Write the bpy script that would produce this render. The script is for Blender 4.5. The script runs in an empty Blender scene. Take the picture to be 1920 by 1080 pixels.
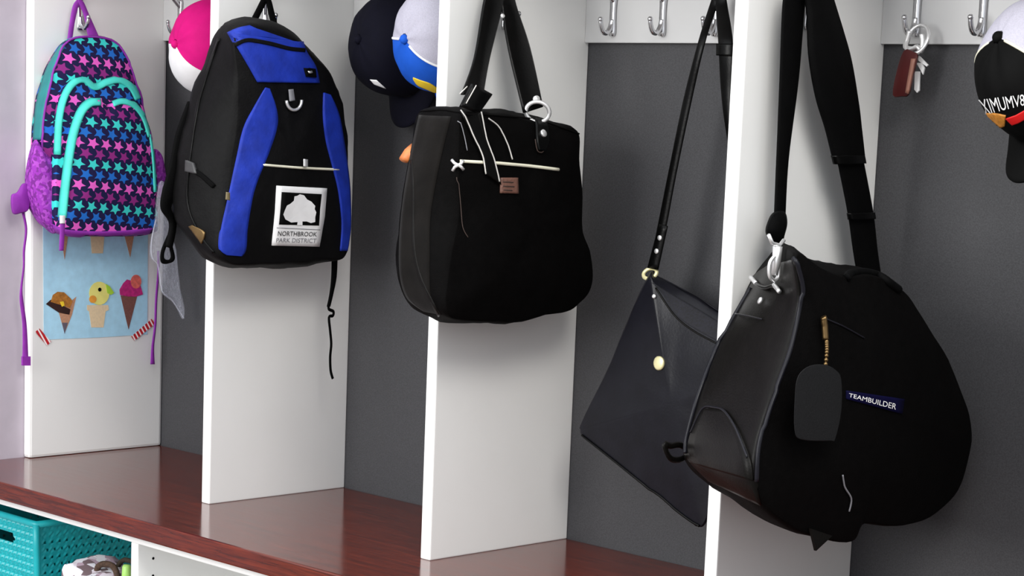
import bpy, bmesh, math, random
from mathutils import Vector, Matrix, noise
from mathutils.bvhtree import BVHTree
random.seed(7)
PI = math.pi
sc = bpy.context.scene
COL = sc.collection

# ------------------------------------------------------------------ camera
FPX = 3998.02
CAM = Vector((3.6963, -2.6835, 1.18846))
YAW, PITCH, ROLL = -0.790063, -0.152497, 0.038227
PPX, PPY = -48.97, 288.59
fw = Vector((math.sin(YAW)*math.cos(PITCH), math.cos(YAW)*math.cos(PITCH), math.sin(PITCH)))
r0 = fw.cross(Vector((0, 0, 1))).normalized(); u0 = r0.cross(fw)
RT = r0*math.cos(ROLL)+u0*math.sin(ROLL)
UP = -r0*math.sin(ROLL)+u0*math.cos(ROLL)
cd = bpy.data.cameras.new('camera'); cam = bpy.data.objects.new('camera', cd); COL.objects.link(cam)
M = Matrix((RT, UP, -fw)).transposed().to_4x4(); M.translation = CAM
cam.matrix_world = M
cd.sensor_width = 36; cd.lens = 36*FPX/1920
cd.shift_x = -PPX/1920; cd.shift_y = PPY/1920
cd.clip_start = .05; cd.clip_end = 60
sc.camera = cam

def ray(u, v):
    return (fw+RT*((u-960-PPX)/FPX)-UP*((v-540-PPY)/FPX)).normalized()
def AT(p, ax, val):
    d = ray(*p); return CAM+d*((val-CAM[ax])/d[ax])
def AX(p, x): return AT(p, 0, x)
def AY(p, y): return AT(p, 1, y)

# ------------------------------------------------------------------ furniture measures
X1, X2, X3, X4 = .602, 1.1986, 1.7998, 2.400
DEP, TH, ZB, ZR, RAIL = .328, .0232, .46, 1.3133, .0116
YF = -.521                      # bench front

# ------------------------------------------------------------------ materials
def nodes(name):
    m = bpy.data.materials.new(name); m.use_nodes = True
    nt = m.node_tree; b = nt.nodes['Principled BSDF']
    return m, nt, b
def srgb(r, g, b):
    f = lambda c: (c/255/12.92 if c/255 <= .04045 else ((c/255+.055)/1.055)**2.4)
    return (f(r), f(g), f(b), 1)
def mat(name, col, rough=.5, metal=0, spec=.5, var=.12, vscale=40, bump=0, bscale=300, stretch=(1, 1, 1), coat=0, alpha=1, sheen=0):
    m, nt, b = nodes(name)
    b.inputs['Roughness'].default_value = rough; b.inputs['Metallic'].default_value = metal
    b.inputs['Specular IOR Level'].default_value = spec
    b.inputs['Coat Weight'].default_value = coat; b.inputs['Alpha'].default_value = alpha
    b.inputs['Sheen Weight'].default_value = sheen
    tc = nt.nodes.new('ShaderNodeTexCoord'); mp = nt.nodes.new('ShaderNodeMapping'); mp.inputs['Scale'].default_value = stretch
    nt.links.new(tc.outputs['Object'], mp.inputs['Vector'])
    n = nt.nodes.new('ShaderNodeTexNoise'); n.inputs['Scale'].default_value = vscale; n.inputs['Detail'].default_value = 4
    nt.links.new(mp.outputs['Vector'], n.inputs['Vector'])
    r = nt.nodes.new('ShaderNodeValToRGB')
    r.color_ramp.elements[0].position = .3; r.color_ramp.elements[1].position = .7
    r.color_ramp.elements[0].color = [c*(1-var) for c in col[:3]]+[1]
    r.color_ramp.elements[1].color = [min(1, c*(1+var)) for c in col[:3]]+[1]
    nt.links.new(n.outputs['Fac'], r.inputs['Fac']); nt.links.new(r.outputs['Color'], b.inputs['Base Color'])
    if bump:
        n2 = nt.nodes.new('ShaderNodeTexNoise'); n2.inputs['Scale'].default_value = bscale; n2.inputs['Detail'].default_value = 3
        nt.links.new(mp.outputs['Vector'], n2.inputs['Vector'])
        bp = nt.nodes.new('ShaderNodeBump'); bp.inputs['Strength'].default_value = bump; bp.inputs['Distance'].default_value = .002
        nt.links.new(n2.outputs['Fac'], bp.inputs['Height']); nt.links.new(bp.outputs['Normal'], b.inputs['Normal'])
    return m

def mth(nt, op, a, b=None, c=None):
    n = nt.nodes.new('ShaderNodeMath'); n.operation = op
    for i, x in enumerate((a, b, c)):
        if x is None: continue
        if isinstance(x, (int, float)): n.inputs[i].default_value = x
        else: nt.links.new(x, n.inputs[i])
    return n.outputs[0]

def star_mat(name, py, pz):
    """rows of small five-armed stars in four colours on navy cloth"""
    m, nt, b = nodes(name); b.inputs['Roughness'].default_value = .75; b.inputs['Specular IOR Level'].default_value = .25
    g = nt.nodes.new('ShaderNodeNewGeometry'); sx = nt.nodes.new('ShaderNodeSeparateXYZ')
    nt.links.new(g.outputs['Position'], sx.inputs[0])
    x, y, z = sx.outputs
    yy = mth(nt, 'SUBTRACT', y, mth(nt, 'MULTIPLY', x, .9))
    zz = mth(nt, 'ADD', mth(nt, 'DIVIDE', z, pz), mth(nt, 'MULTIPLY', yy, 4))
    row = mth(nt, 'FLOOR', zz)
    uu = mth(nt, 'ADD', mth(nt, 'DIVIDE', yy, py), mth(nt, 'MULTIPLY', row, .5))
    fu = mth(nt, 'MULTIPLY', mth(nt, 'SUBTRACT', mth(nt, 'FRACT', uu), .5), py)
    fv = mth(nt, 'MULTIPLY', mth(nt, 'SUBTRACT', mth(nt, 'FRACT', zz), .5), pz)
    th = mth(nt, 'ARCTAN2', fv, fu)
    rr = mth(nt, 'SQRT', mth(nt, 'ADD', mth(nt, 'MULTIPLY', fu, fu), mth(nt, 'MULTIPLY', fv, fv)))
    rad = mth(nt, 'DIVIDE', .0136, mth(nt, 'ADD', mth(nt, 'MULTIPLY', mth(nt, 'ABSOLUTE', mth(nt, 'SINE', mth(nt, 'ADD', mth(nt, 'MULTIPLY', th, 2.5), .35))), 1.15), 1))
    mask = mth(nt, 'LESS_THAN', rr, rad)
    idx = mth(nt, 'FRACT', mth(nt, 'ADD', mth(nt, 'MULTIPLY', row, .25), .01))
    ramp = nt.nodes.new('ShaderNodeValToRGB'); ramp.color_ramp.interpolation = 'CONSTANT'
    cols = [srgb(30, 105, 195), srgb(58, 205, 200), srgb(140, 40, 125), srgb(225, 95, 195)]
    e = ramp.color_ramp.elements
    e[0].position = 0; e[0].color = cols[0]; e[1].position = .25; e[1].color = cols[1]
    for p, c in ((.5, cols[2]), (.75, cols[3])):
        q = e.new(p); q.color = c
    nt.links.new(idx, ramp.inputs['Fac'])
    mx = nt.nodes.new('ShaderNodeMix'); mx.data_type = 'RGBA'
    nt.links.new(mask, mx.inputs['Factor'])
    mx.inputs[6].default_value = srgb(22, 20, 66)
    nt.links.new(ramp.outputs['Color'], mx.inputs[7])
    nt.links.new(mx.outputs[2], b.inputs['Base Color'])
    return m

def wood_mat():
    m, nt, b = nodes('mahogany'); b.inputs['Specular IOR Level'].default_value = .5; b.inputs['Coat Weight'].default_value = .15; b.inputs['Coat Roughness'].default_value = .12
    tc = nt.nodes.new('ShaderNodeTexCoord'); mp = nt.nodes.new('ShaderNodeMapping'); mp.inputs['Scale'].default_value = (3, 60, 60)
    nt.links.new(tc.outputs['Object'], mp.inputs[0])
    n = nt.nodes.new('ShaderNodeTexNoise'); n.inputs['Scale'].default_value = 3.2; n.inputs['Detail'].default_value = 8; n.inputs['Roughness'].default_value = .65; n.inputs['Distortion'].default_value = .6
    nt.links.new(mp.outputs[0], n.inputs[0])
    r = nt.nodes.new('ShaderNodeValToRGB'); e = r.color_ramp.elements
    e[0].position = .32; e[0].color = srgb(56, 15, 6); e[1].position = .72; e[1].color = srgb(112, 40, 18)
    q = e.new(.5); q.color = srgb(86, 26, 11)
    nt.links.new(n.outputs['Fac'], r.inputs[0]); nt.links.new(r.outputs[0], b.inputs['Base Color'])
    mr = nt.nodes.new('ShaderNodeMapRange'); mr.inputs['To Min'].default_value = .10; mr.inputs['To Max'].default_value = .18
    nt.links.new(n.outputs['Fac'], mr.inputs['Value']); nt.links.new(mr.outputs[0], b.inputs['Roughness'])
    return m

def stripe_mat(name, c1, c2, axis, freq, slant=0, rough=.6, width=.5):
    m, nt, b = nodes(name); b.inputs['Roughness'].default_value = rough
    tc = nt.nodes.new('ShaderNodeTexCoord'); s = nt.nodes.new('ShaderNodeSeparateXYZ'); nt.links.new(tc.outputs['Object'], s.inputs[0])
    v = mth(nt, 'ADD', mth(nt, 'MULTIPLY', s.outputs[axis], freq), mth(nt, 'MULTIPLY', s.outputs[(axis+1) % 3], slant))
    k = mth(nt, 'LESS_THAN', mth(nt, 'FRACT', v), width)
    mx = nt.nodes.new('ShaderNodeMix'); mx.data_type = 'RGBA'; nt.links.new(k, mx.inputs['Factor'])
    mx.inputs[6].default_value = c1; mx.inputs[7].default_value = c2
    nt.links.new(mx.outputs[2], b.inputs['Base Color'])
    return m

def blot_mat(name, cols, scale, rough=.8):
    m, nt, b = nodes(name); b.inputs['Roughness'].default_value = rough
    tc = nt.nodes.new('ShaderNodeTexCoord'); v = nt.nodes.new('ShaderNodeTexVoronoi'); v.inputs['Scale'].default_value = scale
    nt.links.new(tc.outputs['Object'], v.inputs['Vector'])
    s = nt.nodes.new('ShaderNodeSeparateColor'); nt.links.new(v.outputs['Color'], s.inputs[0])
    r = nt.nodes.new('ShaderNodeValToRGB'); r.color_ramp.interpolation = 'CONSTANT'
    e = r.color_ramp.elements; e[0].color = cols[0]; e[1].color = cols[1]; e[1].position = 1/len(cols)
    for i, c in enumerate(cols[2:]):
        q = e.new((i+2)/len(cols)); q.color = c
    nt.links.new(s.outputs[0], r.inputs[0]); nt.links.new(r.outputs[0], b.inputs['Base Color'])
    return m

W_PANEL = mat('white_melamine', (.83, .83, .815, 1), .42, var=.015, vscale=6, bump=.03, bscale=500)
W_RAIL = mat('shade_greyed_rail', (.54, .54, .54, 1), .42, var=.015, vscale=6)  # white rails coloured greyer in place of the shade under the shelf
W_WALL = mat('grey_wall_paint', (.050, .050, .054, 1), .55, spec=.3, var=.20, vscale=420, bump=.15, bscale=420)
W_LEFT = mat('lilac_wall_paint', (.47, .42, .48, 1), .7, var=.05, vscale=20)
W_FLOOR = mat('floor_tile', (.13, .11, .10, 1), .5, var=.08, vscale=6)
WOOD = wood_mat()
CHROME = mat('chrome', (.62, .62, .64, 1), .14, metal=1, var=.02)
STEEL = mat('bright_steel', (.86, .86, .86, 1), .28, metal=.75, var=.02)
NYLON = mat('black_nylon', (.0022, .0021, .0023, 1), .6, spec=.12, var=.3, vscale=90, bump=.25, bscale=260)
CANVAS = mat('black_canvas', (.0013, .0011, .0011, 1), .7, spec=.05, var=.3, vscale=90, bump=.3, bscale=500)
WEB = mat('black_webbing', (.0014, .0014, .0015, 1), .7, spec=.06, var=.2, bump=.3, bscale=700)
LEATH = mat('black_leather', (.0038, .0034, .0030, 1), .38, spec=.11, var=.2, vscale=60, bump=.18, bscale=350)
LEATH2 = mat('black_leather_smooth', (.0060, .0060, .0092, 1), .34, spec=.20, var=.2, vscale=30, bump=.10, bscale=240)
PATENT = mat('black_strap_leather', (.0014, .0014, .0014, 1), .3, spec=.12, var=.2, bump=.1)
BLUE = mat('royal_blue_nylon', srgb(20, 46, 152), .6, spec=.3, var=.22, vscale=35, bump=.3, bscale=120)
PURPLE = mat('purple_webbing', srgb(138, 40, 160), .7, var=.12, bump=.2)
PURPLE_MESH = blot_mat('purple_mesh', [srgb(150, 45, 175), srgb(120, 32, 140), srgb(170, 70, 190)], 170)
TEAL = mat('teal_piping', srgb(66, 205, 190), .6, var=.08, bump=.15)
TEAL_D = mat('dark_teal_nylon', srgb(36, 130, 132), .65, var=.12, bump=.15)
STARS = star_mat('star_print_cloth', .0285, .0208)
WHITE = mat('white_cloth', (.82, .82, .82, 1), .7, var=.03)
WTHREAD = mat('white_thread', (.55, .53, .5, 1), .7, var=.1)
CREAM = mat('cream_zip_tape', srgb(225, 222, 200), .6, var=.05)
BLACKP = mat('black_print', (.0022, .0022, .0022, 1), .7, spec=.08)
GREYP = mat('grey_print', srgb(120, 120, 125), .6)
NAVY = mat('navy_twill', (.0016, .0016, .0065, 1), .85, spec=.15, var=.15, bump=.2, bscale=600)
LOGO_NAVY = mat('navy_label', srgb(6, 5, 40), .7, spec=.08)
PINK = mat('hot_pink_twill', srgb(205, 10, 118), .75, spec=.2, var=.06, bump=.2, bscale=600)
PINKD = mat('dark_pink_twill', srgb(165, 8, 85), .75, spec=.2, var=.06)
GMESH = mat('grey_white_mesh', srgb(178, 176, 190), .85, var=.08, vscale=500, bump=.4, bscale=900)
CAPBLUE = mat('bright_blue_twill', srgb(22, 84, 190), .75, spec=.2, var=.08, bump=.2, bscale=600)
YELLOW = mat('yellow_embroidery', srgb(240, 205, 45), .7, var=.1)
RED = mat('red_band', srgb(205, 15, 15), .6, var=.08)
GOLD = mat('gold_embroidery', srgb(190, 125, 45), .6, var=.35, vscale=160)
BRASS = mat('old_brass', srgb(120, 98, 66), .4, metal=1, var=.2)
SNAP = mat('pale_brass', srgb(240, 232, 180), .35, metal=.4, var=.05)
BROWN = mat('brown_leather_patch', srgb(104, 70, 58), .6, var=.25, vscale=250, bump=.3)
SEAM = mat('dark_brown_seam', srgb(52, 38, 32), .7, var=.1)
TAN = mat('tan_leather', srgb(202, 118, 62), .5, var=.15, vscale=120)
MAROON = mat('maroon_leather', srgb(66, 9, 9), .5, spec=.3, var=.15)
FOBEDGE = mat('fob_edge', srgb(140, 95, 80), .45, var=.1)
BASKET = mat('teal_plastic', srgb(10, 165, 172), .42, spec=.5, var=.06)
POSTER = mat('sky_blue_print', srgb(176, 222, 246), .6, var=.07, vscale=60)
TAGMAT = mat('charcoal_leather', (.0068, .0071, .0078, 1), .6, spec=.2, var=.25, vscale=400, bump=.3, bscale=500)
TAPE = stripe_mat('red_zigzag_tape', srgb(250, 240, 240), srgb(190, 25, 35), 1, 95, 60, width=.62)
def plastic():
    m, nt, b = nodes('clear_plastic')
    b.inputs['Base Color'].default_value = (.80, .83, .95, 1); b.inputs['Roughness'].default_value = .18
    n = nt.nodes.new('ShaderNodeTexNoise'); n.inputs['Scale'].default_value = 40
    mr = nt.nodes.new('ShaderNodeMapRange'); mr.inputs['From Min'].default_value = .3; mr.inputs['From Max'].default_value = .7
    mr.inputs['To Min'].default_value = .10; mr.inputs['To Max'].default_value = .30
    nt.links.new(n.outputs['Fac'], mr.inputs['Value']); nt.links.new(mr.outputs[0], b.inputs['Alpha'])
    return m
CLEAR = plastic()

# ------------------------------------------------------------------ object helpers
GEO = {}
WPOS = {}
def thing(name, loc, label, cat, group=None):
    o = bpy.data.objects.new(name, None); COL.objects.link(o)
    o.empty_display_size = .05; o.location = loc; WPOS[o.name] = Vector(loc)
    tag(o, label, cat, group); return o
def tag(o, label=None, cat=None, group=None, kind=None):
    if label: o['label'] = label
    if cat: o['category'] = cat
    if group: o['group'] = group
    if kind: o['kind'] = kind
    return o
def obj(name, verts, faces, ms, parent=None, smooth=True, midx=None, label=None, recalc=True, origin=None):
    verts = [Vector(v) for v in verts]
    lo = Vector([min(v[i] for v in verts) for i in range(3)]); hi = Vector([max(v[i] for v in verts) for i in range(3)])
    c = (lo+hi)/2
    if parent is None: c.z = lo.z
    if origin is not None: c = Vector(origin)
    me = bpy.data.meshes.new(name); me.from_pydata([v-c for v in verts], [], faces)
    if not isinstance(ms, (list, tuple)): ms = [ms]
    for m in ms: me.materials.append(m)
    if midx: me.polygons.foreach_set('material_index', midx)
    if recalc:
        bm = bmesh.new(); bm.from_mesh(me); bmesh.ops.recalc_face_normals(bm, faces=bm.faces); bm.to_mesh(me); bm.free()
    if smooth: me.polygons.foreach_set('use_smooth', [True]*len(me.polygons))
    me.update()
    o = bpy.data.objects.new(name, me); COL.objects.link(o); o.location = c
    WPOS[o.name] = c; GEO[o.name] = (verts, faces)
    if parent:
        o.parent = parent; o.matrix_parent_inverse = Matrix.Translation(-WPOS[parent.name])
    if label: o['label'] = label
    return o
def join(parts):
    V, F = [], []
    for v, f in parts:
        n = len(V); V += v; F += [tuple(i+n for i in q) for q in f]
    return V, F
def box_vf(lo, hi, bev=0):
    bm = bmesh.new(); bmesh.ops.create_cube(bm, size=1)
    lo, hi = Vector(lo), Vector(hi)
    for v in bm.verts: v.co = Vector([lo[i]+(hi[i]-lo[i])*(v.co[i]+.5) for i in range(3)])
    if bev: bmesh.ops.bevel(bm, geom=list(bm.edges), offset=bev, segments=2, affect='EDGES', profile=.6)
    bm.verts.index_update()
    V = [v.co.copy() for v in bm.verts]; F = [tuple(v.index for v in f.verts) for f in bm.faces]; bm.free(); return V, F
def box(name, lo, hi, m, parent=None, bev=.0015, **k):
    V, F = box_vf(lo, hi, bev); return obj(name, V, F, m, parent, smooth=False, **k)
def crom(pts, k, closed):
    pts = [Vector(p) for p in pts]; n = len(pts); out = []
    rng = range(n) if closed else range(n-1)
    for i in rng:
        if closed: a, b, c, d = pts[i-1], pts[i], pts[(i+1) % n], pts[(i+2) % n]
        else: a, b, c, d = pts[max(i-1, 0)], pts[i], pts[i+1], pts[min(i+2, n-1)]
        for j in range(k):
            t = j/k
            out.append(.5*((2*b)+(c-a)*t+(2*a-5*b+4*c-d)*t*t+(3*b-a-3*c+d)*t**3))
    if not closed: out.append(pts[-1])
    return out
def lin(pts, k):
    pts = [Vector(p) for p in pts]; out = []
    for a, b in zip(pts, pts[1:]):
        for j in range(k): out.append(a.lerp(b, j/k))
    out.append(pts[-1]); return out
def tube_vf(path, r, seg=8, closed=False, flat=1.0, nrm=None):
    path = [Vector(p) for p in path]; n = len(path); V, F = [], []
    up = None
    for i, p in enumerate(path):
        if closed: t = path[(i+1) % n]-path[i-1]
        else: t = path[min(i+1, n-1)]-path[max(i-1, 0)]
        t.normalize()
        if nrm is not None: up = Vector(nrm)
        elif up is None: up = Vector((0, 0, 1)) if abs(t.z) < .9 else Vector((0, 1, 0))
        s = t.cross(up)
        if s.length < 1e-6: s = t.orthogonal()
        s.normalize(); up = s.cross(t).normalized()
        rr = r[i] if isinstance(r, (list, tuple)) else r
        for j in range(seg):
            a = 2*PI*j/seg
            V.append(p+s*math.cos(a)*rr+up*math.sin(a)*rr*flat)
    m = n if closed else n-1
    for i in range(m):
        for j in range(seg):
            a = i*seg+j; b = i*seg+(j+1) % seg; c = ((i+1) % n)*seg+(j+1) % seg; d = ((i+1) % n)*seg+j
            F.append((a, b, c, d))
    if not closed:
        F.append(tuple(range(seg))[::-1]); F.append(tuple((n-1)*seg+j for j in range(seg)))
    return V, F
def tube(name, path, r, m, parent=None, **k):
    kk = {a: k.pop(a) for a in ('seg', 'closed', 'flat', 'nrm') if a in k}
    V, F = tube_vf(path, r, **kk); return obj(name, V, F, m, parent, **k)
def ball_vf(c, r, n=10, sq=(1, 1, 1)):
    V, F = [], []
    for i in range(n+1):
        th = PI*i/n
        for j in range(2*n):
            ph = PI*j/n
            V.append(Vector(c)+Vector((math.sin(th)*math.cos(ph)*r*sq[0], math.sin(th)*math.sin(ph)*r*sq[1], math.cos(th)*r*sq[2])))
    for i in range(n):
        for j in range(2*n):
            a = i*2*n+j; b = i*2*n+(j+1) % (2*n); F.append((a, b, b+2*n, a+2*n))
    return V, F
def disc_vf(c, nrm, r, h, seg=20):
    nrm = Vector(nrm).normalized(); c = Vector(c)
    return tube_vf([c-nrm*h*.5, c+nrm*h*.2, c+nrm*h*.5], [r, r, r*.75], seg)

def pillow_vf(front, back, dome, bulge, axis, k=6, ncap=9, nside=7, wr=0, wscale=9, closed_smooth=True, pw=2.6, back_dome=0):
    """closed cushion-like body lofted between a front and a back outline"""
    f3 = crom(front, k, True) if closed_smooth else lin(list(front)+[front[0]], k)[:-1]
    b3 = crom(back, k, True) if closed_smooth else lin(list(back)+[back[0]], k)[:-1]
    n = len(f3); axis = Vector(axis).normalized()
    fc = sum(f3, Vector())/n; bc = sum(b3, Vector())/n
    V, F, tags = [], [], []
    rings = []
    V.append(fc+axis*dome)
    for i in range(1, ncap+1):
        s = math.sin(PI/2*i/ncap)**.8
        off = dome*(1-s**pw)
        rings.append([fc+(p-fc)*s+axis*off for p in f3])
    for i in range(1, nside+1):
        s = i/nside; r = []
        for p, q in zip(f3, b3):
            c = fc.lerp(bc, s); w = p.lerp(q, s); o = (w-c); o -= axis*o.dot(axis)
            if o.length > 1e-9: o.normalize()
            r.append(w+o*bulge*math.sin(PI*s)**.7)
        rings.append(r)
    for i in range(1, 4):
        s = 1-i/4; rings.append([bc+(p-bc)*s-axis*back_dome*(1-s*s) for p in b3])
    for r in rings: V += r
    V.append(bc-axis*back_dome)
    for j in range(n): F.append((0, 1+j, 1+(j+1) % n))
    for i in range(len(rings)-1):
        a = 1+i*n; b = a+n
        for j in range(n): F.append((a+j, a+(j+1) % n, b+(j+1) % n, b+j))
    a = 1+(len(rings)-1)*n; e = len(V)-1
    for j in range(n): F.append((a+j, e, a+(j+1) % n))
    if wr:
        out = []
        for p in V:
            d = p-(fc+bc)/2
            if d.length: d.normalize()
            nn = noise.noise(p*wscale)+.5*noise.noise(p*wscale*2.3+Vector((3, 1, 7)))
            nn2 = -abs(noise.noise(Vector((p.x*wscale*1.4, p.y*wscale*1.4, p.z*wscale*.6))+Vector((9, 4, 2))))*1.2
            out.append(p+d*wr*(nn+nn2))
        V = out
    return V, F
def pillow(name, front, back, m, parent=None, dome=.03, bulge=.01, axis=(1, 0, 0), **k):
    kk = {a: k.pop(a) for a in ('k', 'ncap', 'nside', 'wr', 'wscale', 'closed_smooth', 'pw', 'back_dome') if a in k}
    V, F = pillow_vf(front, back, dome, bulge, axis, **kk); return obj(name, V, F, m, parent, **k)

def slab_vf(L, R, nrm, th, k=6, smooth=True):
    """strap between two edge lines with a real thickness"""
    L = crom(L, k, False) if smooth else lin(L, k); R = crom(R, k, False) if smooth else lin(R, k)
    nrm = Vector(nrm).normalized()*th/2; V, F = [], []
    for a, b in zip(L, R):
        e = (b-a)*.08
        V += [a+nrm*.3, a+e+nrm, b-e+nrm, b+nrm*.3, b-nrm*.3, b-e-nrm, a+e-nrm, a-nrm*.3]
    n = len(L)
    for i in range(n-1):
        for j in range(8): F.append((i*8+j, i*8+(j+1) % 8, i*8+8+(j+1) % 8, i*8+8+j))
    F.append(tuple(range(8))); F.append(tuple((n-1)*8+7-j for j in range(8)))
    return V, F
def strap(name, Lpx, Rpx, plane, m, parent, th=.004, nrm=(1, 0, 0), smooth=True, **k):
    """plane: function px -> point"""
    pl = plane if isinstance(plane, (list, tuple)) else [plane]*len(Lpx)
    L = [f(p) for f, p in zip(pl, Lpx)]; R = [f(p) for f, p in zip(pl, Rpx)]
    V, F = slab_vf(L, R, nrm, th, smooth=smooth); return obj(name, V, F, m, parent, **k)
def plate_vf(pts, nrm, th):
    nrm = Vector(nrm).normalized(); n = len(pts)
    V = [Vector(p)+nrm*th for p in pts]+[Vector(p) for p in pts]
    F = [tuple(range(n)), tuple(range(2*n-1, n-1, -1))]+[(i, i+n, (i+1) % n+n, (i+1) % n) for i in range(n)]
    return V, F
def plate(name, pts, nrm, th, m, parent=None, **k):
    V, F = plate_vf(pts, nrm, th); return obj(name, V, F, m, parent, smooth=False, **k)

# parts that follow the surface of a bag ------------------------------------
BV = {}
def bvh(o):
    os = o if isinstance(o, (list, tuple)) else [o]
    key = tuple(x.name for x in os)
    if key not in BV:
        V, F = join([GEO[x.name] for x in os]); BV[key] = BVHTree.FromPolygons(V, F)
    return BV[key]
def surf(o, p):
    b = bvh(o); d = ray(*p); h = b.ray_cast(CAM, d)
    if h[0] is not None:
        n = h[1] if h[1].dot(d) < 0 else -h[1]
        return h[0], n
    os = o if isinstance(o, (list, tuple)) else [o]
    c = WPOS[os[0].name]; q = CAM+d*((c-CAM).dot(d))
    for _ in range(6):
        h = b.find_nearest(q); q = CAM+d*((h[0]-CAM).dot(d))
    n = (CAM-h[0]).normalized()
    return h[0], n
def path_on(o, pts, k=6, smooth=True, off=0):
    pp = crom([(a, b, 0) for a, b in pts], k, False) if smooth else lin([(a, b, 0) for a, b in pts], k)
    out = []
    for p in pp:
        c, n = surf(o, (p.x, p.y)); out.append(c+n*off)
    return out
def cord_on(name, o, pts, r, m, parent, k=6, smooth=True, off=None, **kw):
    return tube(name, path_on(o, pts, k, smooth, r*.5 if off is None else off), r, m, parent, **kw)
def sheet_vf(o, A, B, th, k=6, mcross=8, smooth=True, sink=.003):
    if smooth: a = crom([(p[0], p[1], 0) for p in A], k, False); b = crom([(p[0], p[1], 0) for p in B], k, False)
    else: a = lin([(p[0], p[1], 0) for p in A], k); b = lin([(p[0], p[1], 0) for p in B], k)
    n = len(a); mc = mcross; T, Bt = [], []
    for p, q in zip(a, b):
        for j in range(mc+1):
            w = p.lerp(q, j/mc); c, nn = surf(o, (w.x, w.y)); T.append(c+nn*th); Bt.append(c-nn*sink)
    V = T+Bt; N = len(T); F = []
    idx = lambda i, j: i*(mc+1)+j
    for i in range(n-1):
        for j in range(mc):
            q = (idx(i, j), idx(i, j+1), idx(i+1, j+1), idx(i+1, j)); F.append(q); F.append(tuple(x+N for x in q[::-1]))
    rim = [idx(0, j) for j in range(mc+1)]+[idx(i, mc) for i in range(1, n)]+[idx(n-1, j) for j in range(mc-1, -1, -1)]+[idx(i, 0) for i in range(n-2, 0, -1)]
    for x, y in zip(rim, rim[1:]+rim[:1]): F.append((x, y, y+N, x+N))
    return V, F
def sheet_on(name, o, A, B, m, parent, th=.0015, **k):
    kk = {a: k.pop(a) for a in ('k', 'mcross', 'smooth', 'sink') if a in k}
    V, F = sheet_vf(o, A, B, th, **kk); return obj(name, V, F, m, parent, **k)
def text_flat(s, subdiv=1):
    cu = bpy.data.curves.new('t', 'FONT'); cu.body = s; cu.resolution_u = 3
    to = bpy.data.objects.new('t', cu); COL.objects.link(to)
    me = bpy.data.meshes.new_from_object(to.evaluated_get(bpy.context.evaluated_depsgraph_get()))
    V = [v.co.copy() for v in me.vertices]; F = [tuple(p.vertices) for p in me.polygons]
    bpy.data.objects.remove(to); bpy.data.curves.remove(cu); bpy.data.meshes.remove(me)
    x0, x1 = min(v.x for v in V), max(v.x for v in V); y0, y1 = min(v.y for v in V), max(v.y for v in V)
    return [((v.x-x0)/(x1-x0), (v.y-y0)/(y1-y0)) for v in V], F
def text_on(name, o, s, quad, m, parent, off=.0012, **k):
    """quad: TL, TR, BR, BL"""
    P, F = text_flat(s); tl, tr, br, bl = [Vector(q) for q in quad]; V = []
    for x, y in P:
        t = tl.lerp(tr, x); b = bl.lerp(br, x); w = b.lerp(t, y); c, n = surf(o, (w.x, w.y)); V.append(c+n*off)
    return obj(name, V, F, m, parent, smooth=False, recalc=False, **k)

# ================================================================== SETTING
def struct(o): o['kind'] = 'structure'; return o
struct(box('floor', (-5, -7, -.05), (6, .1, 0), W_FLOOR, bev=0))
struct(box('wall_back', (-.15, .0, 0), (4.2, .12, 2.5), W_WALL, bev=0))
struct(box('wall_left', (-.15, -1.35, 0), (-TH-.0005, -.0005, 2.5), W_LEFT, bev=0))

# bench: one long mahogany top over white open cabinets
bench = box('wooden_bench', (-TH+.001, YF, ZB-.0348), (X4+.6, -.0005, ZB), WOOD, bev=.003)
tag(bench, 'long glossy mahogany bench top running under all the white dividers', 'bench')
YC = -.497
cab = thing('bench_cabinet', (X1, YC/2, 0), 'white open cabinet under the wooden bench, holding the teal basket', 'cabinet')
box('top_board', (-TH+.001, YC, ZB-.052), (X4+.6, -.002, ZB-.0352), W_PANEL, cab)
box('bottom_board', (-TH+.001, YC, .08), (X4+.6, -.002, .10), W_PANEL, cab)
box('back_board', (-TH+.001, -.012, .10), (X4+.6, -.002, ZB-.052), W_PANEL, cab)
box('plinth', (-TH+.001, YC+.04, 0), (X4+.6, YC+.06, .08), W_PANEL, cab)
for i, x in enumerate((-TH+.001, X1-.004, X2, X3, X4)):
    sd = box('upright', (x, YC, .10), (x+.0215, -.012, ZB-.052), W_PANEL, cab)
    for zz in (.378, .346, .314, .282, .25, .218):
        V, F = disc_vf((x+.0217, YC+.033, zz), (1, 0, 0), .0026, .0012, 12)
        obj('shelf_pin_hole', V, F, BLACKP, sd, smooth=False)

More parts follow.
